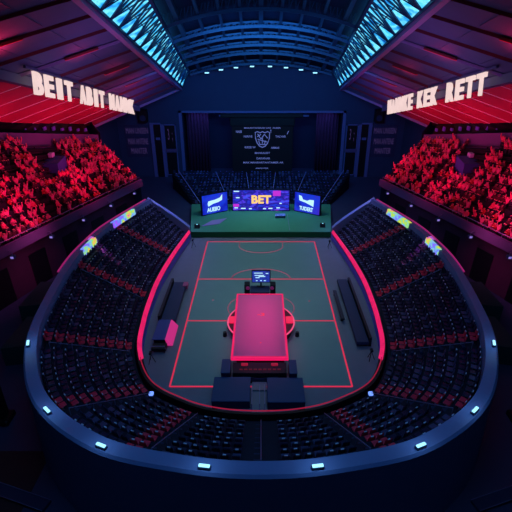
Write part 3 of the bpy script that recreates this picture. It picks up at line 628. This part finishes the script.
# parapet lamps
for i, (s, lb) in enumerate(((5.1, 'on the left side'), (6.3, 'at the lower left bend'), (7.12, 'left of the near middle'), (8.3, 'just left of the near middle'), (NC-8.3, 'just right of the near middle'), (NC-7.12, 'right of the near middle'), (NC-6.3, 'at the lower right bend'), (NC-5.1, 'on the right side'))):
    p = plan(s, 1.0); d = (plan(s+.05, 1.0)-plan(s-.05, 1.0)).normalized(); n = V(d.y, -d.x, 0)
    q = plan(s, .965); c = V(q.x, q.y, 7.05)
    t = thing('parapet_lamp', c, f'small cold white lamp on the bowl parapet, {lb}', 'lamp', 'lamps round the parapet')
    fr = frame(c, (d.x, d.y, 0), UP)
    m = MB(); m.bev(-.34, .34, 0, .16, -.13, .13, .03); b = MB(); b.add(m, fr); hs = b.build('housing', M['steel'], t)
    m = MB(); m.bev(-.3, .3, .16, .24, -.09, .09, .02); b = MB(); b.add(m, fr); b.build('lens', M['lampglow'], hs)
    light('AREA', c+UP*1.3, c, 9, (.25, .6, 1), .6)

# ------------------------------------------------------------------ seats of the bowl
def proj(p):
    d = Vector(p)-CAM; z = d.y*math.cos(PIT)-d.z*math.sin(PIT); u = d.y*math.sin(PIT)+d.z*math.cos(PIT)
    return 261+FPX*d.x/z, 256-FPX*u/z
pan = MB(); pan.bev(-.24, .24, -.20, .24, .38, .46, .03)
ped = MB(); ped.box(-.05, .05, -.05, .05, 0, .38); ped.box(-.2, .2, -.03, .03, .33, .38)
back = MB(); m = MB(); m.bev(-.24, .24, -.03, .03, 0, .5, .025); back.add(m, Matrix.Translation((0, -.22, .42)) @ Matrix.Rotation(.16, 4, 'X'))
plate = MB(); m = MB(); m.box(-.1, .1, -.035, .035, .43, .52); plate.add(m, Matrix.Translation((0, -.22, .42)) @ Matrix.Rotation(.16, 4, 'X'))  # tab added to the backrest for the pale specks along the rows
def seatset(matn, nm):
    return [pan.mesh('seat_pan', M[matn]), back.mesh('backrest', M[matn]), ped.mesh('pedestal', M['dark']), plate.mesh('pale_tab', M['plate'])]
SEATM = {'seat': seatset('seat', 's'), 'seat2': seatset('seat2', 's'), 'red': [pan.mesh('seat_pan', M['red']), back.mesh('backrest', M['red']), ped.mesh('pedestal', M['redframe']), plate.mesh('pale_tab', M['plate'])]}
def put_seat(name, key, loc, rz, label, cat, group, with_plate):
    me = SEATM[key]; o = bpy.data.objects.new(name, me[0]); COL.objects.link(o); o.location = loc; o.rotation_euler = (0, 0, rz)
    tag(o, label, cat, group)
    for nm, k in (('backrest', 1), ('pedestal', 2), ('pale_tab', 3)):
        if nm == 'pale_tab' and not with_plate: continue
        c = bpy.data.objects.new(nm, me[k]); COL.objects.link(c); c.parent = bk if k == 3 else o
        if k == 1: bk = c
AISLE = [1.05, 3.05, 5.0, 6.3, 7.55]                 # left half, places of the red seat pairs
AISLES = AISLE+[9.0]+[NC-a for a in reversed(AISLE)]
BLOCK = ['stage-end block', 'second block', 'third block', 'fourth block', 'corner block', 'near block']
cand = []; reds = []
for k in range(ROWS):
    um = (ru(k)+ru(k+1))/2+.012; z = Z0+RISE*k
    N = 900; pts = [plan(NC*i/N, um) for i in range(N+1)]; acc = [0]
    for i in range(N): acc.append(acc[-1]+(pts[i+1]-pts[i]).length)
    def s2a(s): f = s/NC*N; i = min(N-1, int(f)); return acc[i]+(acc[i+1]-acc[i])*(f-i)
    def a2p(a):
        lo, hi = 0, N
        while hi-lo > 1:
            md = (lo+hi)//2
            if acc[md] <= a: lo = md
            else: hi = md
        t = (a-acc[lo])/(acc[hi]-acc[lo]); return pts[lo].lerp(pts[hi], t), (pts[hi]-pts[lo]).normalized(), (lo+t)/N*NC
    stops = [0]+AISLES+[NC]
    for bi in range(len(stops)-1):
        a0, a1 = s2a(stops[bi]), s2a(stops[bi+1]); left = bi <= 5; side = -1 if left else 1
        # the red pair and the stair sit on the stage side of each aisle mark (mirrored on the right)
        e0 = a0+(.35 if bi == 0 else .5 if left else 1.75); e1 = a1-(.35 if bi == len(stops)-2 else 1.75 if left else .5)
        if bi == 5: e1 = a1-1.1
        if bi == 6: e0 = a0+1.1
        n = int((e1-e0)/.62)
        if n < 1: continue
        blk = BLOCK[bi if left else 11-bi]
        for j in range(n):
            a = e0+(e1-e0)*(j+.5)/n; p, d, s = a2p(a)
            cnt = (n-j) if left else (j+1)
            cand.append((V(p.x, p.y, z), math.atan2(d.y, d.x), k, cnt, blk, side))
        if bi <= 4 or bi >= 7:
            am = a1 if left else a0; sg = -1 if left else 1
            for q in (0, 1):
                p, d, s = a2p(am+sg*(.85+.6*q)); reds.append((V(p.x, p.y, z), math.atan2(d.y, d.x), k, q, (bi if left else 11-bi), side))
def facing(ang): return ang+0.0
def hidden(p):
    x, y = proj(p+V(0, 0, .6)); return not (2 < x < 510) or (y > 419 and 38 < x < 474) or y > 510
def rot_in(p, ang):          # seat faces (+y local) toward the court
    return ang if V(-math.sin(ang), math.cos(ang), 0).dot(V(0, 0, 0)-V(p.x*1.0, (p.y+3)*1.0, 0)) > 0 else ang+math.pi
vis = sorted([c for c in cand if not hidden(c[0])], key=lambda c: (c[0]-CAM).length)
chosen = set(id(c) for c in vis[:300])
RR = random.Random(3)
rest = MB()
for c in cand:
    p, ang, k, cnt, blk, side = c; rz = rot_in(p, ang); key = 'seat2' if RR.random() < .28 else 'seat'; wp = RR.random() < .55
    if id(c) in chosen:
        put_seat('stadium_seat', key, p, rz, f'{"slate" if key == "seat2" else "dark navy"} stadium seat, {nth(k+1)} row up, {nth(cnt)} from its aisle, {SIDE[side]} bank {blk}', 'seat', 'navy seats of the lower bowl', wp)
    else:
        mm = Matrix.Translation(p) @ Matrix.Rotation(rz, 4, 'Z'); off = 0 if key == 'seat' else 1
        rest.add(pan, mm, off); rest.add(back, mm, off)
        if wp: rest.add(plate, mm, 2)
o = rest.build('stadium_seats', [M['seat'], M['seat2'], M['plate']]); tag(o, 'remaining rows of dark navy seats round the lower bowl', 'seats', 'navy seats of the lower bowl', 'stuff')
AN2 = ['farthest', 'second', 'third', 'fourth', 'nearest']
for p, ang, k, q, ai, side in reds:
    if hidden(p) and proj(p)[1] > 440: pass
    put_seat('red_seat', 'red', p, rot_in(p, ang), f'red seat, {nth(k+1)} row up, {"inner" if q else "aisle"} one of its pair, {AN2[ai]} {SIDE[side]} aisle', 'seat', 'red seats beside the aisles', True)
# aisle handrails and small aisle lamps
for i, s in enumerate(AISLES):
    nm = ('centre near' if i == 5 else f'{AN2[i] if i < 5 else AN2[10-i]} {"left" if i < 5 else "right"}')
    t = thing('aisle_handrail', (*plan(s, .1), Z0), f'thin pale handrail up the {nm} aisle of the bowl', 'handrail', 'aisle handrails')
    b = MB(); b.tube([(*plan(s, ru(k+.5)), Z0+RISE*k+.62) for k in range(ROWS)], .035, 6); b.build('rail', M['metal'], t)
    for k in range(0, ROWS, 2): b = MB(); p = plan(s, ru(k+.5)); b.tube([(*p, Z0+RISE*k), (*p, Z0+RISE*k+.62)], .025, 5); b.build('post', M['metal'], t)
    for k in range(ROWS-1): b = MB(); p = plan(s-.06 if i < 6 else s+.06, ru(k+1)-.012); b.box(p.x-.2, p.x+.2, p.y-.2, p.y+.2, Z0+RISE*k, Z0+RISE*k+RISE/2); b.build('stair_step', M['slab'], t)
for s, lb in ((6.3, 'left'), (NC-6.3, 'right')):
    p = plan(s, .12); t = thing('aisle_lamp', (*p, Z0), f'tiny blue white lamp at the foot of the lower {lb} aisle', 'lamp')
    b = MB(); b.bev(p.x-.2, p.x+.2, p.y-.2, p.y+.2, Z0, Z0+.35, .05); hs = b.build('housing', M['steel'], t)
    b = MB(); b.bev(p.x-.18, p.x+.18, p.y-.18, p.y+.18, Z0+.35, Z0+.6, .06); b.build('lens', mat('blue lamp lens', (110, 150, 255), emit=1.4), hs)

# ------------------------------------------------------------------ rear stand behind the stage
b = MB(); RROW = 10
def rp(a, k): # a -1..1 across, k row
    f = k/RROW; return V(a*(11.5+6.2*f), 32.5+12*f-1.6*abs(a)**2*(1-f)*0-3.2*a*a, (.5+f*(1.5+1.3*a*a)))
rows = []
for i in range(25):
    a = i/12-1; r = []
    for k in range(RROW):
        p0, p1 = rp(a, k), rp(a, k+1); r += [(p0.x, p0.y, p0.z), (p1.x, p1.y, p0.z)]
    r.append((*rp(a, RROW).xy, 0)); r.append((*rp(a, 0).xy, 0)); rows.append(r)
b.sweep(rows, 0, closed=True); struct(b, 'floor_rear_stand', M['terrace'])
rs = MB(); RAIS = (-.93, -.52, -.17, .17, .52, .93)
for k in range(RROW):
    n = int(2*(11.5+.62*k)/.62)
    for j in range(n):
        a = (j+.5)/n*2-1
        if any(abs(a-q) < .028 for q in RAIS): continue
        p = lerp(rp(a, k), rp(a, k+1), .5); p.z = rp(a, k).z; mm = Matrix.Translation(p) @ Matrix.Rotation(math.pi-a*.3, 4, 'Z')
        off = 1 if RR.random() < .3 else 0
        rs.add(pan, mm, off); rs.add(back, mm, off)
        if RR.random() < .7: rs.add(plate, mm, 2)
o = rs.build('rear_seats', [M['seat'], M['seat2'], mat('lilac plate', (110, 96, 190), .5)]); tag(o, 'tiny dark seats filling the rear stand behind the led walls', 'seats', None, 'stuff')
for i, a in enumerate(RAIS):
    b = MB(); b.tube([rp(a, k)+UP*.5 for k in range(RROW+1)], .08, 6); tag(b.build('stand_handrail', mat('lilac rail', (150, 140, 215), .4)), f'thin pale handrail in the rear stand, {nth(i+1)} of six from left', 'handrail', 'rear stand handrails')

# ------------------------------------------------------------------ upper stands: spectators
def make_person(name, joints, edges, radii, shirt):
    me = bpy.data.meshes.new(name); me.from_pydata(joints, edges, []); o = bpy.data.objects.new(name, me); COL.objects.link(o)
    o.modifiers.new('skin', 'SKIN')
    if not me.skin_vertices: me.attributes
    for i, r in enumerate(radii): me.skin_vertices[0].data[i].radius = (r, r)
    me.skin_vertices[0].data[0].use_root = True
    dg = bpy.context.evaluated_depsgraph_get(); out = bpy.data.meshes.new_from_object(o.evaluated_get(dg))
    bpy.data.objects.remove(o); bpy.data.meshes.remove(me)
    out.materials.clear()
    for mm in (shirt, M['skin'], M['hair'], M['trousers']): out.materials.append(mm)
    hz = max(j[2] for j in (joints[3], joints[4]))
    for p in out.polygons:
        c = p.center
        if c.z > joints[3][2]-.06 and abs(c.x) < .14 and c.y < .14 and abs(c.z-joints[4][2]) < .25: p.material_index = 2 if (c.z > joints[4][2]+.02 or c.y < -.06) and c.y < .06 else 1
        elif c.z < joints[0][2]+.08 and (c.y > .1 or c.z < joints[0][2]-.05): p.material_index = 3
        else: p.material_index = 0
    hands = [Vector(joints[8]), Vector(joints[12])]
    for p in out.polygons:
        if any((p.center-h).length < .12 for h in hands): p.material_index = 1
    b = MB(); b.v = [tuple(v.co) for v in out.vertices]; b.f = [tuple(p.vertices) for p in out.polygons]; b.m = [p.material_index for p in out.polygons]
    return out, b
# joints: pelvis, waist, chest, neck, head, L shoulder, elbow, wrist, hand, R shoulder, elbow, wrist, hand, L hip, knee, ankle, toe, R ...
ED = [(0, 1), (1, 2), (2, 3), (3, 4), (2, 5), (5, 6), (6, 7), (7, 8), (2, 9), (9, 10), (10, 11), (11, 12), (0, 13), (13, 14), (14, 15), (15, 16), (0, 17), (17, 18), (18, 19), (19, 20)]
RD = [.15, .15, .17, .065, .115, .08, .06, .045, .05, .08, .06, .045, .05, .10, .08, .055, .05, .10, .08, .055, .05]
def pose(kind, lean=0):
    up = kind == 'stand'; z = .92 if up else .46
    j = [(0, 0, z), (0, 0, z+.2), (0, lean, z+.42), (0, lean+.01, z+.6), (0, lean+.02, z+.76)]
    for sx in (-1, 1):
        sh = (sx*.21, lean, z+.5)
        if kind == 'cheer' or (up and sx > 0): j += [sh, (sx*.33, lean+.05, z+.72), (sx*.30, lean+.12, z+.97), (sx*.29, lean+.13, z+1.06)]
        elif kind == 'clap': j += [sh, (sx*.28, lean+.12, z+.28), (sx*.08, lean+.32, z+.42), (sx*.03, lean+.38, z+.46)]
        else: j += [sh, (sx*.28, lean+.06, z+.22), (sx*.18, lean+.3, z+.12), (sx*.14, lean+.38, z+.12)]
    for sx in (-1, 1):
        if up: j += [(sx*.1, 0, z-.08), (sx*.11, .03, .48), (sx*.12, 0, .08), (sx*.13, .15, .04)]
        else: j += [(sx*.1, .06, z), (sx*.13, .46, z+.02), (sx*.13, .44, .1), (sx*.14, .58, .05)]
    return j
POSES = ['sit', 'cheer', 'clap', 'sit', 'stand', 'clap']
PEOPLE = [make_person('spectator', pose(POSES[i], .02*i), ED, RD, SHIRTS[i % 4]) for i in range(6)]
for i in range(6): PEOPLE[i][0].name = 'spectator_body'
bench = MB()
crowd = []
RC = random.Random(11)
for s in (-1, 1):
    F = lambda u: V(s*(19.2+8.55*u), 22.2-24.7*u, 7.2)
    def BK(u): y = 24.6-22.7*u; return V(s*(25.2+9.9*u), y, 12.7+.212*(24.6-y))
    for k in range(NR):
        n = 62; 
        for j in range(n):
            u = .005+j*.0242
            if (j % 15) in (13,): continue
            a, c = F(u), BK(u); p = lerp(a, c, (k+.84)/NR); p.z = lerp(a, c, k/NR).z
            x, y = proj(p+UP*.8)
            if not (-12 < x < 524): continue
            tx, ty = s*28.2, 13.4
            if math.hypot(p.x-tx, (p.y-ty)*.8) < 2.1: continue
            if RC.random() < .24: continue
            crowd.append((p, s, k, j, math.atan2(-(s*.915), .40*-1)))
vis = sorted([c for c in crowd if 0 < proj(c[0]+UP*.8)[0] < 512], key=lambda c: (c[0]-CAM).length); ch = set(id(c) for c in vis[:300])
mass = MB()
nshirt = {0: 'coral', 1: 'white', 2: 'red', 3: 'rose'}
WHAT = {'sit': 'seated', 'cheer': 'arms raised', 'clap': 'clapping', 'stand': 'standing'}
for c in crowd:
    p, s, k, j, _ = c; d = V(-s*.945, -.33, 0); rz = math.atan2(d.y, d.x)-math.pi/2+RC.uniform(-.3, .3)
    i = RC.choice([0, 1, 1, 2, 3, 3, 4, 5])
    if id(c) in ch:
        o = bpy.data.objects.new('spectator', PEOPLE[i][0]); COL.objects.link(o); o.location = p; o.rotation_euler = (0, 0, rz)
        tag(o, f'spectator in red light, {WHAT[POSES[i]]}, {nth(k+1)} row, {nth(j+1)} place from stage end, {SIDE[s]} upper stand', 'person', f'spectators in the {SIDE[s]} upper stand')
    else:
        mass.add(PEOPLE[i][1], Matrix.Translation(p) @ Matrix.Rotation(rz, 4, 'Z'), 0 if True else 0)
        for q in range(len(mass.m)-len(PEOPLE[i][1].m), len(mass.m)):
            mass.m[q] = mass.m[q]+3 if mass.m[q] else i % 4
o = mass.build('crowd', SHIRTS+[M['skin'], M['hair'], M['trousers']]); tag(o, 'farther rows of the red lit crowd in both upper stands', 'crowd', None, 'stuff')
# benches they sit on
for s in (-1, 1):
    F = lambda u: V(s*(19.2+8.55*u), 22.2-24.7*u, 7.2)
    def BK(u): y = 24.6-22.7*u; return V(s*(25.2+9.9*u), y, 12.7+.212*(24.6-y))
    for k in range(NR):
        def q(u): p = lerp(F(u), BK(u), (k+.84)/NR); p.z = lerp(F(u), BK(u), k/NR).z; return p
        b = MB(); b.sweep([[q(u)+V(-s*.16, 0, .22), q(u)+V(-s*.16, 0, .32), q(u)+V(s*.16, 0, .32), q(u)+V(s*.16, 0, .22)] for u in [0.0+i*.08 for i in range(20)]], 0, closed=True)
        t = b.build('stand_bench', M['dark']); tag(t, f'long dark bench under the spectators, {nth(k+1)} row of the {SIDE[s]} upper stand', 'bench', 'benches of the upper stands')
        for i in range(0, 20, 3): p = q(i*.08); b = MB(); b.box(p.x-.06, p.x+.06, p.y-.06, p.y+.06, p.z, p.z+.25); b.build('support', M['dark'], t)
# blue covered camera platform among the crowd
for s in (-1, 1):
    c = V(s*28.0, 13.4, 12.6); t = thing('camera_platform', c, f'blue sheeted camera platform among the crowd, {SIDE[s]} stand', 'platform')
    b = MB(); b.hexa([c+V(-1.5, -1.4, -2), c+V(1.5, -1.4, -2), c+V(1.5, 1.4, -2), c+V(-1.5, 1.4, -2)], [c+V(-1.5, -1.4, .1), c+V(1.5, -1.4, .1), c+V(1.5, 1.4, .5), c+V(-1.5, 1.4, .5)]); b.build('sheet', M['tarp'], t)
    b = MB(); b.bev(c.x-.3, c.x+.3, c.y+.2, c.y+1.0, c.z+.5, c.z+1.1, .06); b.build('covered_camera', M['plate'], t)
# flood lamps on the balcony front
for s in (-1, 1):
    for i, u in enumerate((.1, .32, .54, .76, .98)):
        p = V(s*(19.2+8.55*u), 22.2-24.7*u, 6.5)+V(-s*.945, -.33, 0)*.95
        t = thing('balcony_lamp', p, f'small spot lamp on the {SIDE[s]} balcony front, {nth(i+1)} from stage end', 'lamp', 'spot lamps on the balcony fronts')
        b = MB(); b.tube([p+V(s*.75, .3, .45), p+V(0, 0, .3), p], .05, 6); b.build('bracket', M['metal'], t)
        b = MB(); b.bev(p.x-.25, p.x+.25, p.y-.22, p.y+.22, p.z-.4, p.z, .06); hs = b.build('housing', M['steel'], t)
        b = MB(); b.bev(p.x-.16, p.x+.16, p.y-.25, p.y-.2, p.z-.32, p.z-.08, .01); b.build('lens', mat('lavender lens', (150, 130, 230), emit=.8), hs)
    b = MB(); pts = [V(s*(19.2+8.55*u), 22.2-24.7*u, 8.05)+V(-s*.945, -.33, 0)*.3 for u in [i*.1 for i in range(16)]]
    b.tube(pts, .04, 6)
    for p in pts: b.tube([p, p-UP*.5], .03, 5)
    tag(b.build('balcony_railing', M['metal']), f'thin pale railing on top of the {SIDE[s]} balcony front', 'railing')
    # platforms and column below the balcony
    for i, (x, y, z, lb) in enumerate(((22.6, -3.4, 2.6, 'far'), (21.4, -9.5, 2.0, 'near'))):
        b = MB(); b.hexa([(s*(x-1.6), y-2.2, 0), (s*(x+2.4), y-3.0, 0), (s*(x+2.4), y+2.2, 0), (s*(x-1.2), y+2.2, 0)], [(s*(x-1.6), y-2.2, z), (s*(x+2.4), y-3.0, z), (s*(x+2.4), y+2.2, z), (s*(x-1.2), y+2.2, z)])
        b.bar((s*(x-1.6), y-2.2, z+.02), (s*(x-1.2), y+2.2, z+.02), .1, .1)
        tag(b.build('concourse_platform', M['greenblock']), f'dark greenish platform block below the {SIDE[s]} balcony, {lb} one', 'platform')
    t = thing('support_column', (s*20.6, -19.0, 0), f'black column outside the {SIDE[s]} side of the bowl, rising to the balcony', 'column')
    b = MB(); b.bev(s*20.6-.4, s*20.6+.4, -19.4, -18.6, .5, 9.2, .08); b.build('shaft', M['dark'], t)
    b = MB(); b.bev(s*20.6-.7, s*20.6+.7, -19.7, -18.3, 0, .5, .08); b.build('base', M['dark'], t)
# lower floor strips outside the bowl
b = MB(); b.box(-26, -15.5, -31, -22, -.01, .03); struct(b, 'floor_lower', M['brownfloor'])
for s in (-1, 1):
    t = thing('walkway_slab', (s*16.5, -25.8, 0), f'dark walkway slab with pale edges on the lower floor, {SIDE[s]} near corner', 'walkway')
    fr = frame((s*16.4, -25.6, .03), (1, s*.32*1.0, 0), (0, 0, 1))
    m = MB(); m.box(-2.6, 2.6, 0, .2, -.4, .4); b = MB(); b.add(m, fr); b.build('slab', M['slab'], t)
    m = MB(); m.box(-2.6, 2.6, .2, .24, -.42, -.38); m.box(-2.6, 2.6, .2, .24, .38, .42); b = MB(); b.add(m, fr); b.build('edge_strip', M['metal'], t)
for o in scn.objects:
    if '_b' in o: del o['_b']
